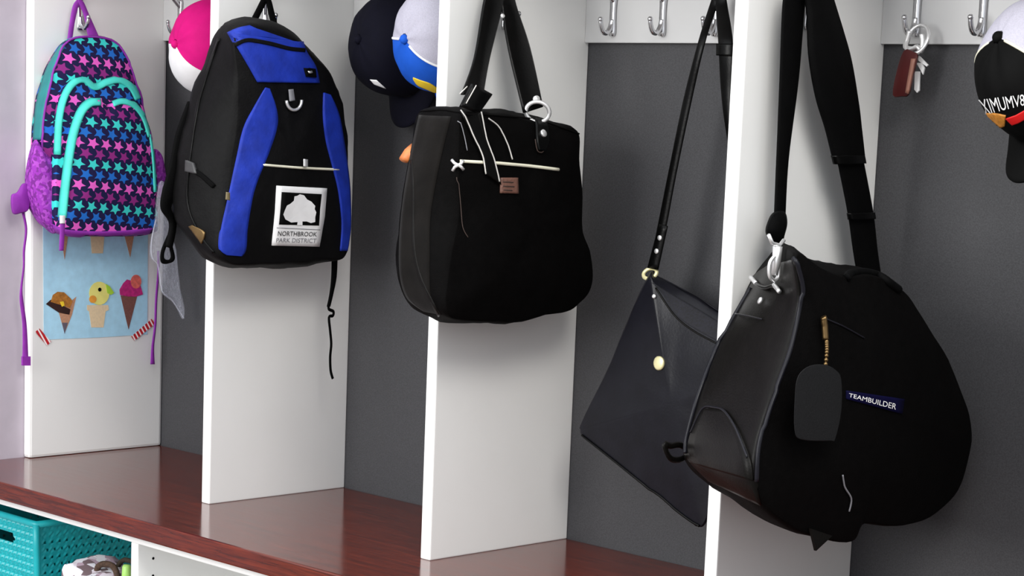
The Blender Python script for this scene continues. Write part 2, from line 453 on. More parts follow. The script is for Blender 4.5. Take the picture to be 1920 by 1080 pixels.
# hooks ---------------------------------------------------------------------
def make_hook(base, out, label):
    """double coat hook: base = centre of the plate on the board, out = direction away from the board"""
    b = Vector(base); o = Vector(out); s = o.cross(Vector((0, 0, 1))); P = lambda q, z, w=0: b+o*q+Vector((0, 0, z))+s*w
    prof = [(-.036, .004), (-.030, .0068), (-.01, .0058), (.012, .0058), (.03, .007), (.037, .004)]
    L = [P(.0032, z, -w) for z, w in prof]; R = [P(.0032, z, w) for z, w in prof]
    V, F = slab_vf(L, R, o, .0058)
    h = thing('coat_hook', P(.003, -.036), label, 'hook', 'chrome double coat hooks'); obj('back_plate', V, F, CHROME, h)
    up = crom([P(.004, .022), P(.013, .030), P(.026, .042), P(.040, .058), P(.047, .072)], 5, False)
    V, F = join([tube_vf(up, [.0052-.0018*i/(len(up)-1) for i in range(len(up))], 10), ball_vf(P(.0475, .0735), .0062, 8)])
    obj('upper_prong', V, F, CHROME, h)
    lo = crom([P(.004, -.010), P(.008, -.022), P(.016, -.031), P(.025, -.030), P(.031, -.021), P(.033, -.011)], 5, False)
    V, F = join([tube_vf(lo, [.0050-.0014*i/(len(lo)-1) for i in range(len(lo))], 10), ball_vf(P(.0331, -.0102), .0046, 8)])
    obj('lower_prong', V, F, CHROME, h)
    for z in (-.031, .033):
        V, F = disc_vf(P(.0064, z), o, .0026, .0012, 10); obj('screw', V, F, STEEL, h)
    return h

HK = ['chrome hook on the end panel, inside the purple loop of the star backpack', 'chrome hook inside the loop of the blue backpack', 'chrome hook behind the tote bag handles', 'chrome hook behind the wide duffel strap']
panels = [(0, 'white end panel against the lilac wall, ice cream print taped to it', .218),
          (X1, 'white upright divider panel behind the blue and black backpack', .224),
          (X2, 'white upright divider panel behind the black canvas tote', .205),
          (X3, 'white upright divider panel behind the big black duffel bag', .195),
          (X4, 'white upright divider panel closing the bay with the keys', 0)]
PAN = []
for i, (x, lab, hy) in enumerate(panels):
    t = thing('divider_panel', (x-TH/2, -DEP/2, ZB), lab, 'panel', 'white divider panels on the bench')
    b = box('board', (x-TH, -DEP, ZB), (x, -.0005, 1.549), W_PANEL, t, bev=(.006 if i == 0 else .0022))
    if hy: make_hook((x, -hy, 1.36), (1, 0, 0), HK[i])
    PAN.append(t)
struct(box('trim_1', (-TH+.001, -DEP, 1.55), (X4+.6, -.001, 1.572), W_PANEL))      # shelf board above the hook rails
rails = [(0, X1-TH, 'white hook rail behind the pink cap', [(.063, 'empty chrome hook on the rail left of the pink cap'), (.174, 'chrome hook just above the pink cap'), (.270, 'chrome hook holding the pink cap')]),
         (X1, X2-TH, 'white hook rail holding the navy cap and the blue-fronted cap', [(.100, 'chrome hook holding the navy cap'), (.32, 'chrome hook holding the blue cap with the yellow emblem')]),
         (X2, X3-TH, 'white hook rail with two empty chrome hooks beside the crossbody bag strap', [(.065, 'empty chrome hook on the rail nearest the tote bag, left of two'), (.174, 'empty chrome hook on the rail nearest the crossbody strap, right of two'), (.285, 'chrome hook holding the crossbody bag strap')]),
         (X3, X4-TH, 'white hook rail holding the keys', [(.063, 'chrome hook holding the maroon key fob'), (.175, 'empty chrome hook between the keys and the grey and black cap'), (.305, 'chrome hook holding the grey and black cap')])]
for xa, xb, lab, hs in rails:
    t = thing('hook_rail', ((xa+xb)/2, -.006, ZR), lab, 'hook rail', 'white hook rails across the bays')
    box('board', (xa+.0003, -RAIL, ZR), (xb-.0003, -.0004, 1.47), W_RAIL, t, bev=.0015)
    for h, hl in hs: make_hook((xa+h, -RAIL, 1.36), (0, -1, 0), hl)

# ================================================================== ICE CREAM PRINT on the end panel
P0 = lambda p: AX(p, .0006)
P0b = lambda p: AX(p, .0013)
P0c = lambda p: AX(p, .0019)
P0d = lambda p: AX(p, .0024)
post = thing('ice_cream_print', AX((180, 640), .0006), 'sky blue paper print of ice cream cones taped to the white end panel', 'poster')
plate('paper', [P0(p) for p in [(80, 330), (278, 320), (276, 627), (180, 633), (82, 637)]], (1, 0, 0), .0004, POSTER, post)
CONE = mat('wafer_print', srgb(190, 140, 110), .6, var=.15, vscale=300)
CONED = mat('dark_wafer_print', srgb(122, 78, 70), .6, var=.2, vscale=300)
CUP = mat('wafer_cup_print', srgb(232, 208, 170), .6, var=.06, vscale=200)
BUN = mat('bun_print', srgb(170, 110, 40), .6, var=.35, vscale=150)
CHOC = mat('chocolate_print', srgb(48, 22, 18), .6, var=.2)
CHICK = mat('yellow_scoop_print', srgb(240, 232, 130), .6, var=.06)
ORNG = mat('orange_print', srgb(235, 160, 60), .6, var=.12)
LIME = mat('lime_print', srgb(170, 215, 60), .6, var=.12)
BERRY = mat('berry_print', srgb(190, 35, 120), .6, var=.25, vscale=140)
BERRY2 = mat('coral_print', srgb(225, 105, 95), .6, var=.2, vscale=140)
ASH = mat('grey_cone_tip_print', srgb(100, 92, 105), .6, var=.1)
def printed(name, layers, first):
    root = None
    for i, (pts, m, f, nm) in enumerate(layers):
        o = plate(nm, [f(p) for p in pts], (1, 0, 0), .0003, m, post if root is None else root)
        if root is None: root = o
def circ(cx, cy, rx, ry, n=18, a0=0): return [(cx+rx*math.cos(a0+2*PI*i/n), cy+ry*math.sin(a0+2*PI*i/n)) for i in range(n)]
printed('a', [([(110, 585), (143, 556), (135, 590), (121, 625)], CONE, P0b, 'cone'),
              ([(116, 605), (127, 605), (121, 626)], ASH, P0c, 'cone_tip'),
              ([(86, 570), (95, 562), (132, 580), (130, 590), (110, 586)], CHOC, P0c, 'lower_bun'),
              ([(95, 566), (99, 553), (108, 547), (120, 548), (133, 560), (136, 565), (131, 577)], BUN, P0d, 'upper_bun'),
              ([(112, 566), (119, 565), (121, 573), (116, 575)], YELLOW, lambda p: AX(p, .0028), 'cheese')], 0)
printed('b', [([(163, 572), (203, 572), (204, 581), (198, 584), (194, 614), (171, 614), (167, 584), (163, 581)], CUP, P0b, 'wafer_cup'),
              (circ(186, 550, 19, 22), CHICK, P0c, 'scoop'),
              ([(198, 532), (206, 537), (214, 549), (208, 553), (201, 549)], LIME, P0d, 'lime_edge'),
              (circ(174, 561, 7, 7), ORNG, P0d, 'orange_dab'),
              (circ(187, 543, 3.2, 3.8), BLACKP, P0d, 'dark_dot')], 0)
printed('c', [([(226, 554), (257, 556), (249, 587), (241, 618), (237, 602)], CONED, P0b, 'cone'),
              ([(225, 553), (224, 543), (231, 531), (238, 524), (262, 530), (268, 552), (256, 556), (240, 556)], BERRY, P0c, 'berry_scoop'),
              (circ(255, 528, 10, 13), BERRY2, P0d, 'coral_scoop')], 0)
for pts in ([(112, 425), (130, 425), (121, 487)], [(168, 425), (197, 425), (193, 475), (172, 475)], [(229, 425), (254, 425), (244, 483)]):
    plate('cone_print', [P0b(p) for p in pts], (1, 0, 0), .0003, CUP if pts[0][0] == 168 else CONE, post)
for pts, lab in (([(66, 622), (74, 616), (96, 641), (88, 648)], 'red and white zigzag tape at the print\'s lower left corner'),
            ([(246, 631), (284, 598), (291, 607), (252, 639)], 'red and white zigzag tape at the print\'s lower right corner')):
    plate('tape_strip', [AX(p, .0020) for p in pts], (1, 0, 0), .0003, TAPE, post)

# ================================================================== PURPLE STAR BACKPACK (end panel)
pb = thing('star_backpack', AX((180, 438), .03), 'small purple and teal backpack with a star print, hanging on the end panel', 'backpack')
fr = [(128, 76), (165, 68), (212, 76), (238, 108), (258, 160), (280, 245), (294, 325), (296, 410), (286, 438), (200, 443), (120, 439), (98, 420), (88, 370), (80, 290), (82, 230), (92, 170), (108, 112)]
bk = [(120, 80), (160, 70), (205, 74), (228, 106), (246, 158), (268, 243), (280, 322), (281, 405), (272, 432), (195, 438), (112, 434), (84, 418), (66, 375), (57, 300), (63, 205), (80, 138), (98, 102)]
body = pillow('body', [AX(p, .060) for p in fr], [AX(p, .006) for p in bk], STARS, pb, dome=.018, bulge=.003, wr=.0015, wscale=25)
sheet_on('side_gusset', body, [(114, 84), (90, 122), (72, 175), (65, 215), (62, 262)], [(122, 86), (104, 122), (90, 175), (83, 215), (77, 262)], TEAL_D, pb, th=.001, mcross=4)
mid = [(108, 296), (112, 230), (122, 180), (142, 153), (168, 153), (182, 162), (200, 154), (225, 149), (248, 162), (264, 190), (280, 250), (291, 330), (292, 410), (282, 434), (200, 439), (124, 436), (108, 410), (105, 350)]
pk1 = pillow('middle_pocket', [AX(p, .088) for p in mid], [AX((p[0]-12, p[1]-2), .066) for p in mid], STARS, pb, dome=.010, bulge=.003, k=4)
outp = [(120, 400), (128, 320), (138, 250), (154, 210), (176, 190), (192, 192), (204, 203), (216, 193), (240, 188), (264, 206), (280, 246), (288, 300), (292, 380), (287, 430), (200, 440), (124, 437)]
pk2 = pillow('front_pocket', [AX(p, .112) for p in outp], [AX((p[0]-12, p[1]-2), .086) for p in outp], STARS, pb, dome=.010, bulge=.003, k=4)
allp = [body, pk1, pk2]
def band(name, o, pts, w, m, th=.003, parent=pb):
    c = crom([(a, b, 0) for a, b in pts], 5, False); A, B = [], []
    for i, p in enumerate(c):
        t = c[min(i+1, len(c)-1)]-c[max(i-1, 0)]; t.normalize(); n = Vector((-t.y, t.x, 0))*w/2
        A.append((p+n)[:2]); B.append((p-n)[:2])
    return sheet_on(name, o, A, B, m, parent, th=th, k=1, mcross=4, smooth=False)
band('middle_pocket_piping', allp, [(108, 290), (111, 225), (121, 182), (138, 156), (158, 150), (178, 164), (200, 155), (225, 151), (246, 164), (258, 186)], 11, TEAL)
band('front_pocket_piping', allp, [(117, 408), (124, 340), (135, 265), (150, 215), (168, 194), (188, 191)], 14, TEAL)
band('front_pocket_piping', allp, [(212, 196), (230, 191), (252, 199), (270, 222), (281, 256)], 9, TEAL)
band('front_pocket_piping', allp, [(281, 252), (287, 300), (290, 360)], 4, TEAL)
band('bottom_trim', allp, [(92, 424), (118, 436), (160, 440), (220, 440), (290, 434)], 14, PURPLE, th=.0025)
cord_on('edge_piping', body, [(97, 415), (84, 360), (80, 290), (82, 230), (92, 170), (108, 112), (128, 77), (165, 69), (212, 77), (238, 109), (258, 160), (280, 245), (294, 325)], .0022, PURPLE, pb)
sp = pillow('side_pocket', [AX(p, .066) for p in [(70, 268), (84, 286), (100, 300), (113, 306), (112, 370), (108, 432), (92, 424), (80, 405), (68, 360), (62, 310)]],
            [AX(p, .006) for p in [(62, 268), (72, 282), (88, 296), (100, 302), (100, 370), (98, 428), (80, 422), (62, 404), (48, 370), (50, 310)]], PURPLE_MESH, pb, dome=.012, bulge=.006, wr=.002, wscale=30)
pillow('side_pocket', [AX(p, .04) for p in [(292, 286), (304, 292), (311, 325), (312, 350), (300, 372), (292, 350)]], [AX((p[0]-10, p[1]), .008) for p in [(292, 286), (304, 292), (311, 325), (312, 350), (300, 372), (292, 350)]], PURPLE_MESH, pb, dome=.006, bulge=.003)
strap('haul_loop', [(126, 76), (131, 40), (137, 10), (146, -2)], [(135, 76), (140, 42), (146, 16), (150, 9)], lambda p: AX(p, .026), PURPLE, pb)
strap('haul_loop', [(146, -2), (156, 3), (166, 25), (186, 70)], [(148, 9), (152, 16), (158, 32), (166, 74)], lambda p: AX(p, .027), PURPLE, pb)
tb = pillow('strap_tab', [AX(p, .030) for p in [(44, 346), (54, 352), (54, 390), (40, 398), (26, 398), (24, 368), (34, 362)]], [AX((p[0]-3, p[1]), .012) for p in [(44, 346), (54, 352), (54, 390), (40, 398), (26, 398), (24, 368), (34, 362)]], PURPLE, pb, dome=.003, bulge=.002)
strap('hanging_strap', [(40, 396), (47, 430), (43, 470), (43, 500), (38, 540), (37, 565), (42, 610), (42, 670), (40, 684)], [(45, 396), (51, 430), (47, 470), (46, 500), (42, 540), (44, 565), (50, 610), (53, 670), (54, 684)], lambda p: AX(p, .016), PURPLE, pb, th=.0025)
strap('hanging_strap', [(295, 470), (295, 510), (291, 560), (289, 610), (284, 650), (282, 683)], [(299, 470), (299, 510), (295, 560), (293, 610), (289, 650), (290, 683)], lambda p: AX(p, .016), PURPLE, pb, th=.0025)
V, F = plate_vf([AX(p, .014) for p in [(40, 668), (55, 668), (55, 685), (40, 685)]], (1, 0, 0), .005); obj('strap_end', V, F, PURPLE, pb, smooth=False)
strap('zip_pull', [(113, 418), (112, 440), (111, 470)], [(122, 418), (121, 440), (119, 470)], lambda p: AX(p, .128), PURPLE, pb, th=.003)
strap('zip_pull_joint', [(112, 404), (112, 419)], [(122, 404), (122, 419)], lambda p: AX(p, .1295), WHITE, pb, th=.004)

# clear plastic pouch between the two backpacks
cp = thing('plastic_pouch', AX((345, 598), .10), 'crumpled clear plastic pouch dangling between the star backpack and the blue backpack', 'plastic bag')
pl = [(303, 340), (318, 360), (318, 420), (330, 470), (338, 540), (346, 575), (344, 597), (334, 580), (322, 562), (304, 545), (296, 500), (284, 482), (284, 450), (292, 410), (296, 370)]
pillow('pouch', [AX(p, .135) for p in pl], [AX((p[0]-3, p[1]), .115) for p in pl], CLEAR, cp, dome=.006, bulge=.002, wr=.003, wscale=28, k=4)
cord_on_pts = [AX(p, .137) for p in [(292, 412), (284, 452), (285, 482), (297, 500), (304, 545), (322, 562), (335, 581), (345, 597)]]
tube('seam', crom(cord_on_pts, 5, False), .0012, CLEAR, cp)

# ================================================================== BLUE AND BLACK BACKPACK
bb = thing('backpack', AX((520, 497), X1+.07), 'royal blue and black school backpack with a white tree patch', 'backpack')
xf = X1+.135
fr = [(440, 72), (470, 52), (510, 54), (560, 76), (592, 112), (622, 148), (642, 195), (650, 255), (656, 330), (658, 430), (648, 478), (620, 489), (540, 495), (470, 497), (428, 492), (411, 462), (418, 400), (432, 310), (444, 230), (446, 150)]
bk = [(405, 66), (430, 48), (470, 46), (515, 60), (545, 92), (565, 125), (580, 170), (586, 230), (590, 310), (590, 400), (580, 460), (545, 480), (470, 486), (425, 484), (380, 470), (340, 432), (322, 385), (330, 290), (352, 200), (380, 115)]
body = pillow('body', [AX(p, xf) for p in fr], [AX(p, X1+.008) for p in bk], NYLON, bb, dome=.018, bulge=.014, wr=.005, wscale=14, k=6, nside=10)
sheet_on('top_flap', body, [(430, 63), (445, 90), (464, 122), (482, 154)], [(566, 80), (574, 100), (590, 126), (597, 156)], BLUE, bb, th=.004, mcross=14)
sheet_on('top_flap', body, [(428, 62), (448, 54), (468, 50)], [(448, 78), (490, 70), (562, 82)], BLUE, bb, th=.003)
band('flap_binding', body, [(440, 84), (462, 76), (500, 82), (540, 92), (568, 95)], 7, NYLON, th=.006, parent=bb)
sheet_on('side_stripe', body, [(497, 164), (476, 200), (456, 240), (442, 300), (427, 370), (414, 430), (412, 466), (424, 478)], [(504, 166), (517, 205), (518, 240), (502, 290), (478, 350), (464, 420), (460, 466), (452, 480)], BLUE, bb, th=.003, mcross=10)
sheet_on('side_stripe', body, [(606, 174), (605, 215), (610, 262), (622, 310), (634, 360), (640, 420), (637, 470)], [(618, 178), (634, 215), (643, 262), (650, 310), (655, 360), (656, 425), (650, 470)], BLUE, bb, th=.003, mcross=8)
cord_on('pocket_zip', body, [(492, 309), (530, 312), (570, 315), (634, 318)], .0024, CREAM, bb, seg=6)
strap('zip_pull', [(569, 298), (569, 312)], [(577, 299), (577, 313)], lambda p: AX(p, xf+.026), STEEL, bb, th=.003)
c, n = surf(body, (547, 188)); ring = [c+n*.006+Vector((0, 1, 0))*math.cos(a)*.017+Vector((0, 0, 1))*math.sin(a)*.017 for a in [PI*1.02+PI*1.0*i/14 for i in range(15)]]
tube('loop_ring', ring, .0028, STEEL, bb)
strap('ring_tab', [(541, 168), (543, 190)], [(550, 167), (553, 188)], lambda p: AX(p, xf+.024), GREYP, bb, th=.003)
sheet_on('buckle', body, [(566, 128), (570, 144)], [(586, 130), (588, 146)], WEB, bb, th=.008, smooth=False)
sheet_on('buckle_shine', body, [(571, 134), (573, 138)], [(578, 134), (580, 138)], STEEL, bb, th=.009, smooth=False, k=2, mcross=2)
pat = sheet_on('patch', body, [(518, 348), (515, 400), (509, 460)], [(612, 353), (608, 405), (598, 462)], WHITE, bb, th=.002, smooth=False)
sheet_on('black_square', pat, [(528, 360), (526, 390), (523, 421)], [(603, 364), (600, 392), (598, 423)], BLACKP, pat, th=.0006, smooth=False, sink=.0005)
tree = [(556, 422), (557, 416), (545, 417), (534, 411), (530, 402), (533, 394), (537, 385), (543, 382), (550, 376), (551, 368), (556, 367), (561, 364), (569, 366), (575, 374), (583, 378), (590, 386), (589, 392), (592, 398), (590, 407), (590, 416), (582, 418), (574, 415), (566, 415), (566, 422)]
tc_ = (562, 396); V = []; F = []
c, n = surf(pat, tc_); V.append(c+n*.0016)
tp = lin([(a, b, 0) for a, b in tree+tree[:1]], 2)[:-1]
for s in (.5, 1):
    for p in tp:
        c, n = surf(pat, (tc_[0]+(p.x-tc_[0])*s, tc_[1]+(p.y-tc_[1])*s)); V.append(c+n*.0016)
n_ = len(tp)
for j in range(n_): F.append((0, 1+j, 1+(j+1) % n_)); F.append((1+j, 1+n_+j, 1+n_+(j+1) % n_, 1+(j+1) % n_))
obj('tree_emblem', V, F, WHITE, pat, smooth=False, recalc=False)
cord_on('rule_line', pat, [(519, 427), (600, 431)], .0006, GREYP, pat, smooth=False)
text_on('lettering', pat, 'NORTHBROOK', [(521, 433), (594, 435), (593, 443), (520, 442)], BLACKP, pat)
text_on('lettering', pat, 'PARK DISTRICT', [(518, 446), (593, 447), (592, 455), (517, 454)], GREYP, pat)
strap('haul_loop', [(462, 52), (476, 26), (492, -6)], [(476, 52), (487, 30), (500, 4)], lambda p: AX(p, X1+.032), WEB, bb)
strap('haul_loop', [(492, -6), (506, -4), (514, 22), (523, 56)], [(496, 4), (500, 8), (504, 28), (511, 54)], lambda p: AX(p, X1+.034), WEB, bb)
strap('dangling_strap', [(622, 480), (621, 520), (618, 550), (613, 575)], [(633, 480), (631, 520), (625, 550), (619, 575)], lambda p: AX(p, X1+.10), WEB, bb, th=.003)
tube('dangling_strap_end', crom([AX(p, X1+.10) for p in [(616, 573), (617, 580), (625, 584), (624, 592), (617, 595), (619, 620), (621, 645), (619, 670), (620, 695), (624, 710)]], 5, False), .0030, WEB, bb, flat=.5, nrm=(1, 0, 0))
# shoulder straps hanging down the room side
strap('shoulder_strap', [(352, 190), (330, 250), (318, 310), (304, 360), (302, 392), (318, 420), (310, 462)], [(380, 190), (362, 250), (345, 310), (334, 360), (320, 388), (330, 418), (322, 466)], lambda p: AX(p, X1+.004), WEB, bb, th=.008)
strap('strap_loop', [(314, 440), (302, 470), (302, 492), (316, 494), (328, 484), (320, 450)], [(318, 448), (309, 470), (308, 484), (316, 487), (320, 480), (316, 458)], lambda p: AX(p, X1+.0), WEB, bb, th=.003)
band('side_compression_strap', body, [(352, 312), (362, 318), (380, 330), (402, 350)], 8, WEB, th=.004, parent=bb)
sheet_on('strap_buckle', body, [(353, 300), (352, 322)], [(366, 306), (372, 326)], mat('grey_plastic', (.035, .035, .036, 1), .35), bb, th=.007, smooth=False)
band('side_seam', body, [(412, 72), (392, 130), (372, 200), (358, 290), (352, 380), (376, 440), (402, 474)], 3, PATENT, th=.003, parent=bb)
sheet_on('gold_logo', body, [(356, 424), (366, 438), (380, 456)], [(362, 422), (384, 434), (384, 448)], BRASS, bb, th=.004)
strap('side_zip_pull', [(424, 360), (423, 374)], [(431, 361), (431, 376)], lambda p: AX(p, xf+.014), mat('khaki_cord', srgb(110, 98, 70), .6), bb, th=.003)

# ================================================================== CAPS
def make_cap(c, out, down, label, mats, a=.080, b=.098, h=.112, brim=.070, group=None, mesh_back=True, name='baseball_cap'):
    """mats: front, back, brim, button"""
    c = Vector(c); e3 = Vector(out).normalized(); e2 = Vector(down); e2 = (e2-e3*e2.dot(e3)).normalized(); e1 = e2.cross(e3)
    t = thing(name, c+e2*(b+brim)*.9, label, 'cap', group)
    Lp = lambda x, y, z: c+e1*x+e2*y+e3*z
    n, m = 48, 18
    def crown_vf(th0, th1, nn, sc_=1.0, zmin=0):
        V, F = [], []
        for i in range(m+1):
            tt = zmin+(1-zmin)*(1-(1-i/m)**1.5)*.9995; r = max(0.002, (1-tt**2.7))**(1/2.7)
            for j in range(nn+1):
                th = th0+(th1-th0)*j/nn
                fr_ = max(0, math.cos(th))
                rr = r+.06*fr_*tt*(1-tt)*2
                seam = 1-.012*math.exp(-((math.degrees(th) % 60)/3.2)**2)-.012*math.exp(-((60-math.degrees(th) % 60)/3.2)**2)
                w = 1+.02*noise.noise(Vector((math.cos(th)*2.2, math.sin(th)*2.2, tt*2))+c*20)
                V.append(Lp(a*rr*math.sin(th)*sc_*seam*w, b*rr*math.cos(th)*sc_*seam*w, h*tt*sc_*w))
        for i in range(m):
            for j in range(nn): q = i*(nn+1)+j; F.append((q, q+1, q+nn+2, q+nn+1))
        return V, F
    def shell(name, th0, th1, nn, mt):
        Vo, Fo = crown_vf(th0, th1, nn); Vi, Fi = crown_vf(th0, th1, nn, .975)
        N = len(Vo); V = Vo+Vi; F = Fo+[tuple(x+N for x in f[::-1]) for f in Fi]
        rim = [j for j in range(nn)]
        for j in rim: F.append((j, j+1, j+1+N, j+N))
        return obj(name, V, F, mt, t)
    fo = shell('front_panels', -PI*.40, PI*.40, 30, mats[0])
    bo = shell('back_panels', PI*.40, PI*1.60, 40, mats[1])
    V, F = ball_vf(Lp(0, 0, h*1.0), .0085, 8); obj('button', V, F, mats[3], t)
    # sweat band / back strap across the opening
    V, F = [], []
    tube('back_strap', [Lp(a*.995*math.sin(q), b*.995*math.cos(q), .004) for q in [PI*.8+PI*.4*i/12 for i in range(13)]], .008, mats[1], t, flat=.25, nrm=e3)
    # brim
    V = []; nb, mb = 28, 8
    top, bot = [], []
    for i in range(mb+1):
        s = i/mb
        for j in range(nb+1):
            q = -1.12+2.24*j/nb; ext = brim*math.cos(q/1.12*PI/2)**.55*s
            x = (a*math.sin(q))*(1+.06*s); y = b*math.cos(q)+ext; zz = -.004-.30*(x*x)/a*s-.06*ext
            top.append(Lp(x, y, zz+.0018)); bot.append(Lp(x, y, zz-.0018))
    N = len(top); V = top+bot; F = []
    idx = lambda i, j: i*(nb+1)+j
    for i in range(mb):
        for j in range(nb): q = (idx(i, j), idx(i, j+1), idx(i+1, j+1), idx(i+1, j)); F.append(q); F.append(tuple(x+N for x in q[::-1]))
    rim = [idx(0, j) for j in range(nb+1)]+[idx(i, nb) for i in range(1, mb+1)]+[idx(mb, j) for j in range(nb-1, -1, -1)]+[idx(i, 0) for i in range(mb-1, 0, -1)]
    for x, y in zip(rim, rim[1:]+rim[:1]): F.append((x, y, y+N, x+N))
    br = obj('brim', V, F, mats[2], t)
    return t, fo, bo, br, Lp
def piping(t, L, m, a=.080, b=.098, h=.112):
    for sg in (1, -1):
        pts = []
        for i in range(20):
            tt = .995*math.sin(PI/2*i/19); r = max(.002, 1-tt**2.7)**(1/2.7)+.06*math.cos(PI*.4)*tt*(1-tt)*2
            pts.append(L(a*r*math.sin(sg*PI*.4)*1.0, b*r*math.cos(PI*.4)*1.0, h*tt))
        tube('seam_piping', pts, .0022, m, t, seg=6)
pc = make_cap((.264, -.050, 1.300), (-.15, -1, .0), (-.45, 0, -1), 'hot pink cap with a white front, hanging left of the blue backpack', (WHITE, PINK, PINK, PINK))
nc = make_cap((.797, -.045, 1.305), (-.1, -1, .05), (-.14, 0, -1), 'dark navy baseball cap with a small white emblem, hanging in the second bay', (NAVY, NAVY, NAVY, NAVY), brim=.056, b=.092)
wc = make_cap((.976, -.098, 1.322), (-.1, -1, -.12), (-.42, 0, -1), 'grey-backed bright blue cap with a yellow emblem, hanging beside the navy cap', (CAPBLUE, GMESH, CAPBLUE, CAPBLUE), brim=.045)
kax = Vector((-.35, -1, .5)).normalized()
kc = make_cap(AY((1872, 70), -.17)-kax*.112, kax, (.08, 0, -1), 'grey-backed black cap with white lettering and a red stripe', (BLACKP, GMESH, BLACKP, BLACKP), brim=.058)
t_, fo_, bo_, br_, L_ = nc
sheet_on('white_emblem', [fo_, br_], [(694, 149), (702, 158)], [(706, 150), (724, 166)], WHITE, t_, th=.001, smooth=False)
t_, fo_, bo_, br_, L_ = wc
sheet_on('yellow_emblem', [fo_, br_], [(775, 145), (788, 150), (806, 156), (822, 166)], [(775, 148), (784, 160), (802, 168), (822, 176)], YELLOW, t_, th=.0012)
piping(t_, L_, WHITE)
t_, fo_, bo_, br_, L_ = kc
ww = [fo_, br_, bo_]
piping(t_, L_, CREAM)
sheet_on('red_stripe', ww, [(1886, 222), (1904, 216), (1922, 206)], [(1898, 234), (1910, 230), (1924, 222)], RED, t_, th=.0015, smooth=False)
sheet_on('gold_emblem', ww, [(1848, 212), (1866, 212), (1886, 216)], [(1856, 224), (1872, 238), (1884, 236)], GOLD, t_, th=.0015)
text_on('lettering', ww, 'XIMUMV8', [(1836, 186), (1920, 176), (1922, 196), (1848, 214)], WHITE, t_, off=.002)

# ================================================================== BLACK TOTE
tt = thing('tote_bag', AX((930, 604), X2+.06), 'black canvas tote bag with a cream zip and brown patch on the front', 'tote bag')
xf = X2+.115
fr = [(866, 213), (930, 216), (1000, 223), (1050, 238), (1086, 250), (1086, 310), (1094, 400), (1106, 470), (1112, 525), (1098, 562), (1062, 585), (1000, 598), (910, 603), (850, 598), (836, 560), (846, 480), (856, 400), (858, 300)]
bk = [(784, 208), (850, 207), (920, 210), (970, 214), (1002, 224), (1004, 290), (1010, 380), (1018, 450), (1020, 510), (1010, 545), (980, 568), (920, 588), (850, 600), (800, 588), (758, 562), (744, 510), (748, 400), (768, 290)]
body = pillow('body', [AX(p, xf) for p in fr], [AX(p, X2+.006) for p in bk], CANVAS, tt, dome=.022, bulge=.006, wr=.006, wscale=12, nside=9)
sheet_on('lit_side_panel', body, [(786, 216), (770, 290), (753, 400), (749, 500), (762, 556), (795, 584)], [(846, 219), (826, 300), (808, 400), (806, 480), (808, 556), (828, 590)], mat('window_lit_brushed_cloth', (.0048, .0040, .0035, 1), .8, spec=.08, var=.35, vscale=26, bump=.4, bscale=60, sheen=.05), tt, th=.001, mcross=10)  # lighter cloth colour paints in the window light on the tote's side
cord_on('zip', body, [(862, 302), (935, 306), (990, 311), (1046, 318)], .0028, CREAM, tt, seg=6, smooth=False)
V, F = join([tube_vf(path_on(body, p_, 3, False, .006), .0026, 8) for p_ in ([(851, 300), (866, 318)], [(866, 300), (852, 320)])]); obj('zip_slider', V, F, STEEL, tt)
pt_ = sheet_on('brown_patch', body, [(938, 333), (937, 362)], [(969, 333), (970, 363)], BROWN, tt, th=.003, smooth=False)
for q in ([(943, 341), (962, 342)], [(943, 349), (964, 350)], [(944, 356), (960, 357)]): cord_on('embossed_line', pt_, q, .0008, SEAM, pt_, smooth=False)
hp = [lambda p: AX(p, X2+.034)]*2+[lambda p: AX(p, X2+.06), lambda p: AX(p, X2+.10)]
strap('handle', [(915, -30), (905, 10), (888, 110), (864, 178)], [(948, -30), (943, 10), (918, 110), (906, 178)], hp, PATENT, tt, th=.005)
strap('handle', [(936, -30), (940, 10), (952, 90), (981, 212)], [(960, -30), (968, 10), (994, 90), (1018, 200)], hp, PATENT, tt, th=.005)
strap('handle_cuff', [(884, 157), (862, 200)], [(922, 178), (898, 212)], lambda p: AX(p, xf+.02), PATENT, tt, th=.010, smooth=False)
V, F = join([tube_vf([AX((a, b), xf+.027) for a, b in p_], .0009, 6) for p_ in ([(893, 160), (874, 194)], [(862, 176), (876, 162)])]); obj('cuff_stitching', V, F, WTHREAD, tt)
# two long tongues with pale stitching that hang from the left handle
sheet_on('handle_tongue', body, [(864, 214), (884, 258), (902, 296), (908, 326)], [(896, 214), (906, 258), (922, 296), (936, 346)], PATENT, tt, th=.006, mcross=5)
for q in ([(866, 214), (884, 255), (901, 292), (907, 326)], [(897, 212), (905, 252), (911, 272), (922, 300), (932, 340)], [(910, 224), (930, 240), (945, 268), (955, 300)]):
    cord_on('stitching', body, q, .0011, WTHREAD, tt, off=.007, seg=6)
cord_on('stitching', body, [(861, 228), (868, 252), (874, 282)], .0008, GREYP, tt, off=.004, seg=6)
cord_on('stitching', body, [(858, 332), (862, 380), (866, 425), (876, 445)], .0007, SEAM, tt, off=.003, seg=6)
sheet_on('strap_tab', body, [(1002, 226), (1003, 265), (1007, 282)], [(1022, 232), (1025, 262), (1018, 284)], PATENT, tt, th=.006)
c, n = surf(body, (1013, 253)); V, F = disc_vf(c+n*.008, n, .0062, .004); obj('snap_stud', V, F, STEEL, tt)
V, F = disc_vf(AX((1006, 186), X2+.103), (1, -.5, .2), .006, .004); obj('snap_stud', V, F, STEEL, tt)
V, F = disc_vf(AX((942, 30), X2+.04), (1, -.5, .2), .004, .004); obj('snap_stud', V, F, STEEL, tt)
rc = AX((1008, 210), xf-.004); ra = Vector((.45, .55, -.1)); rb = Vector((.2, 0, 1))
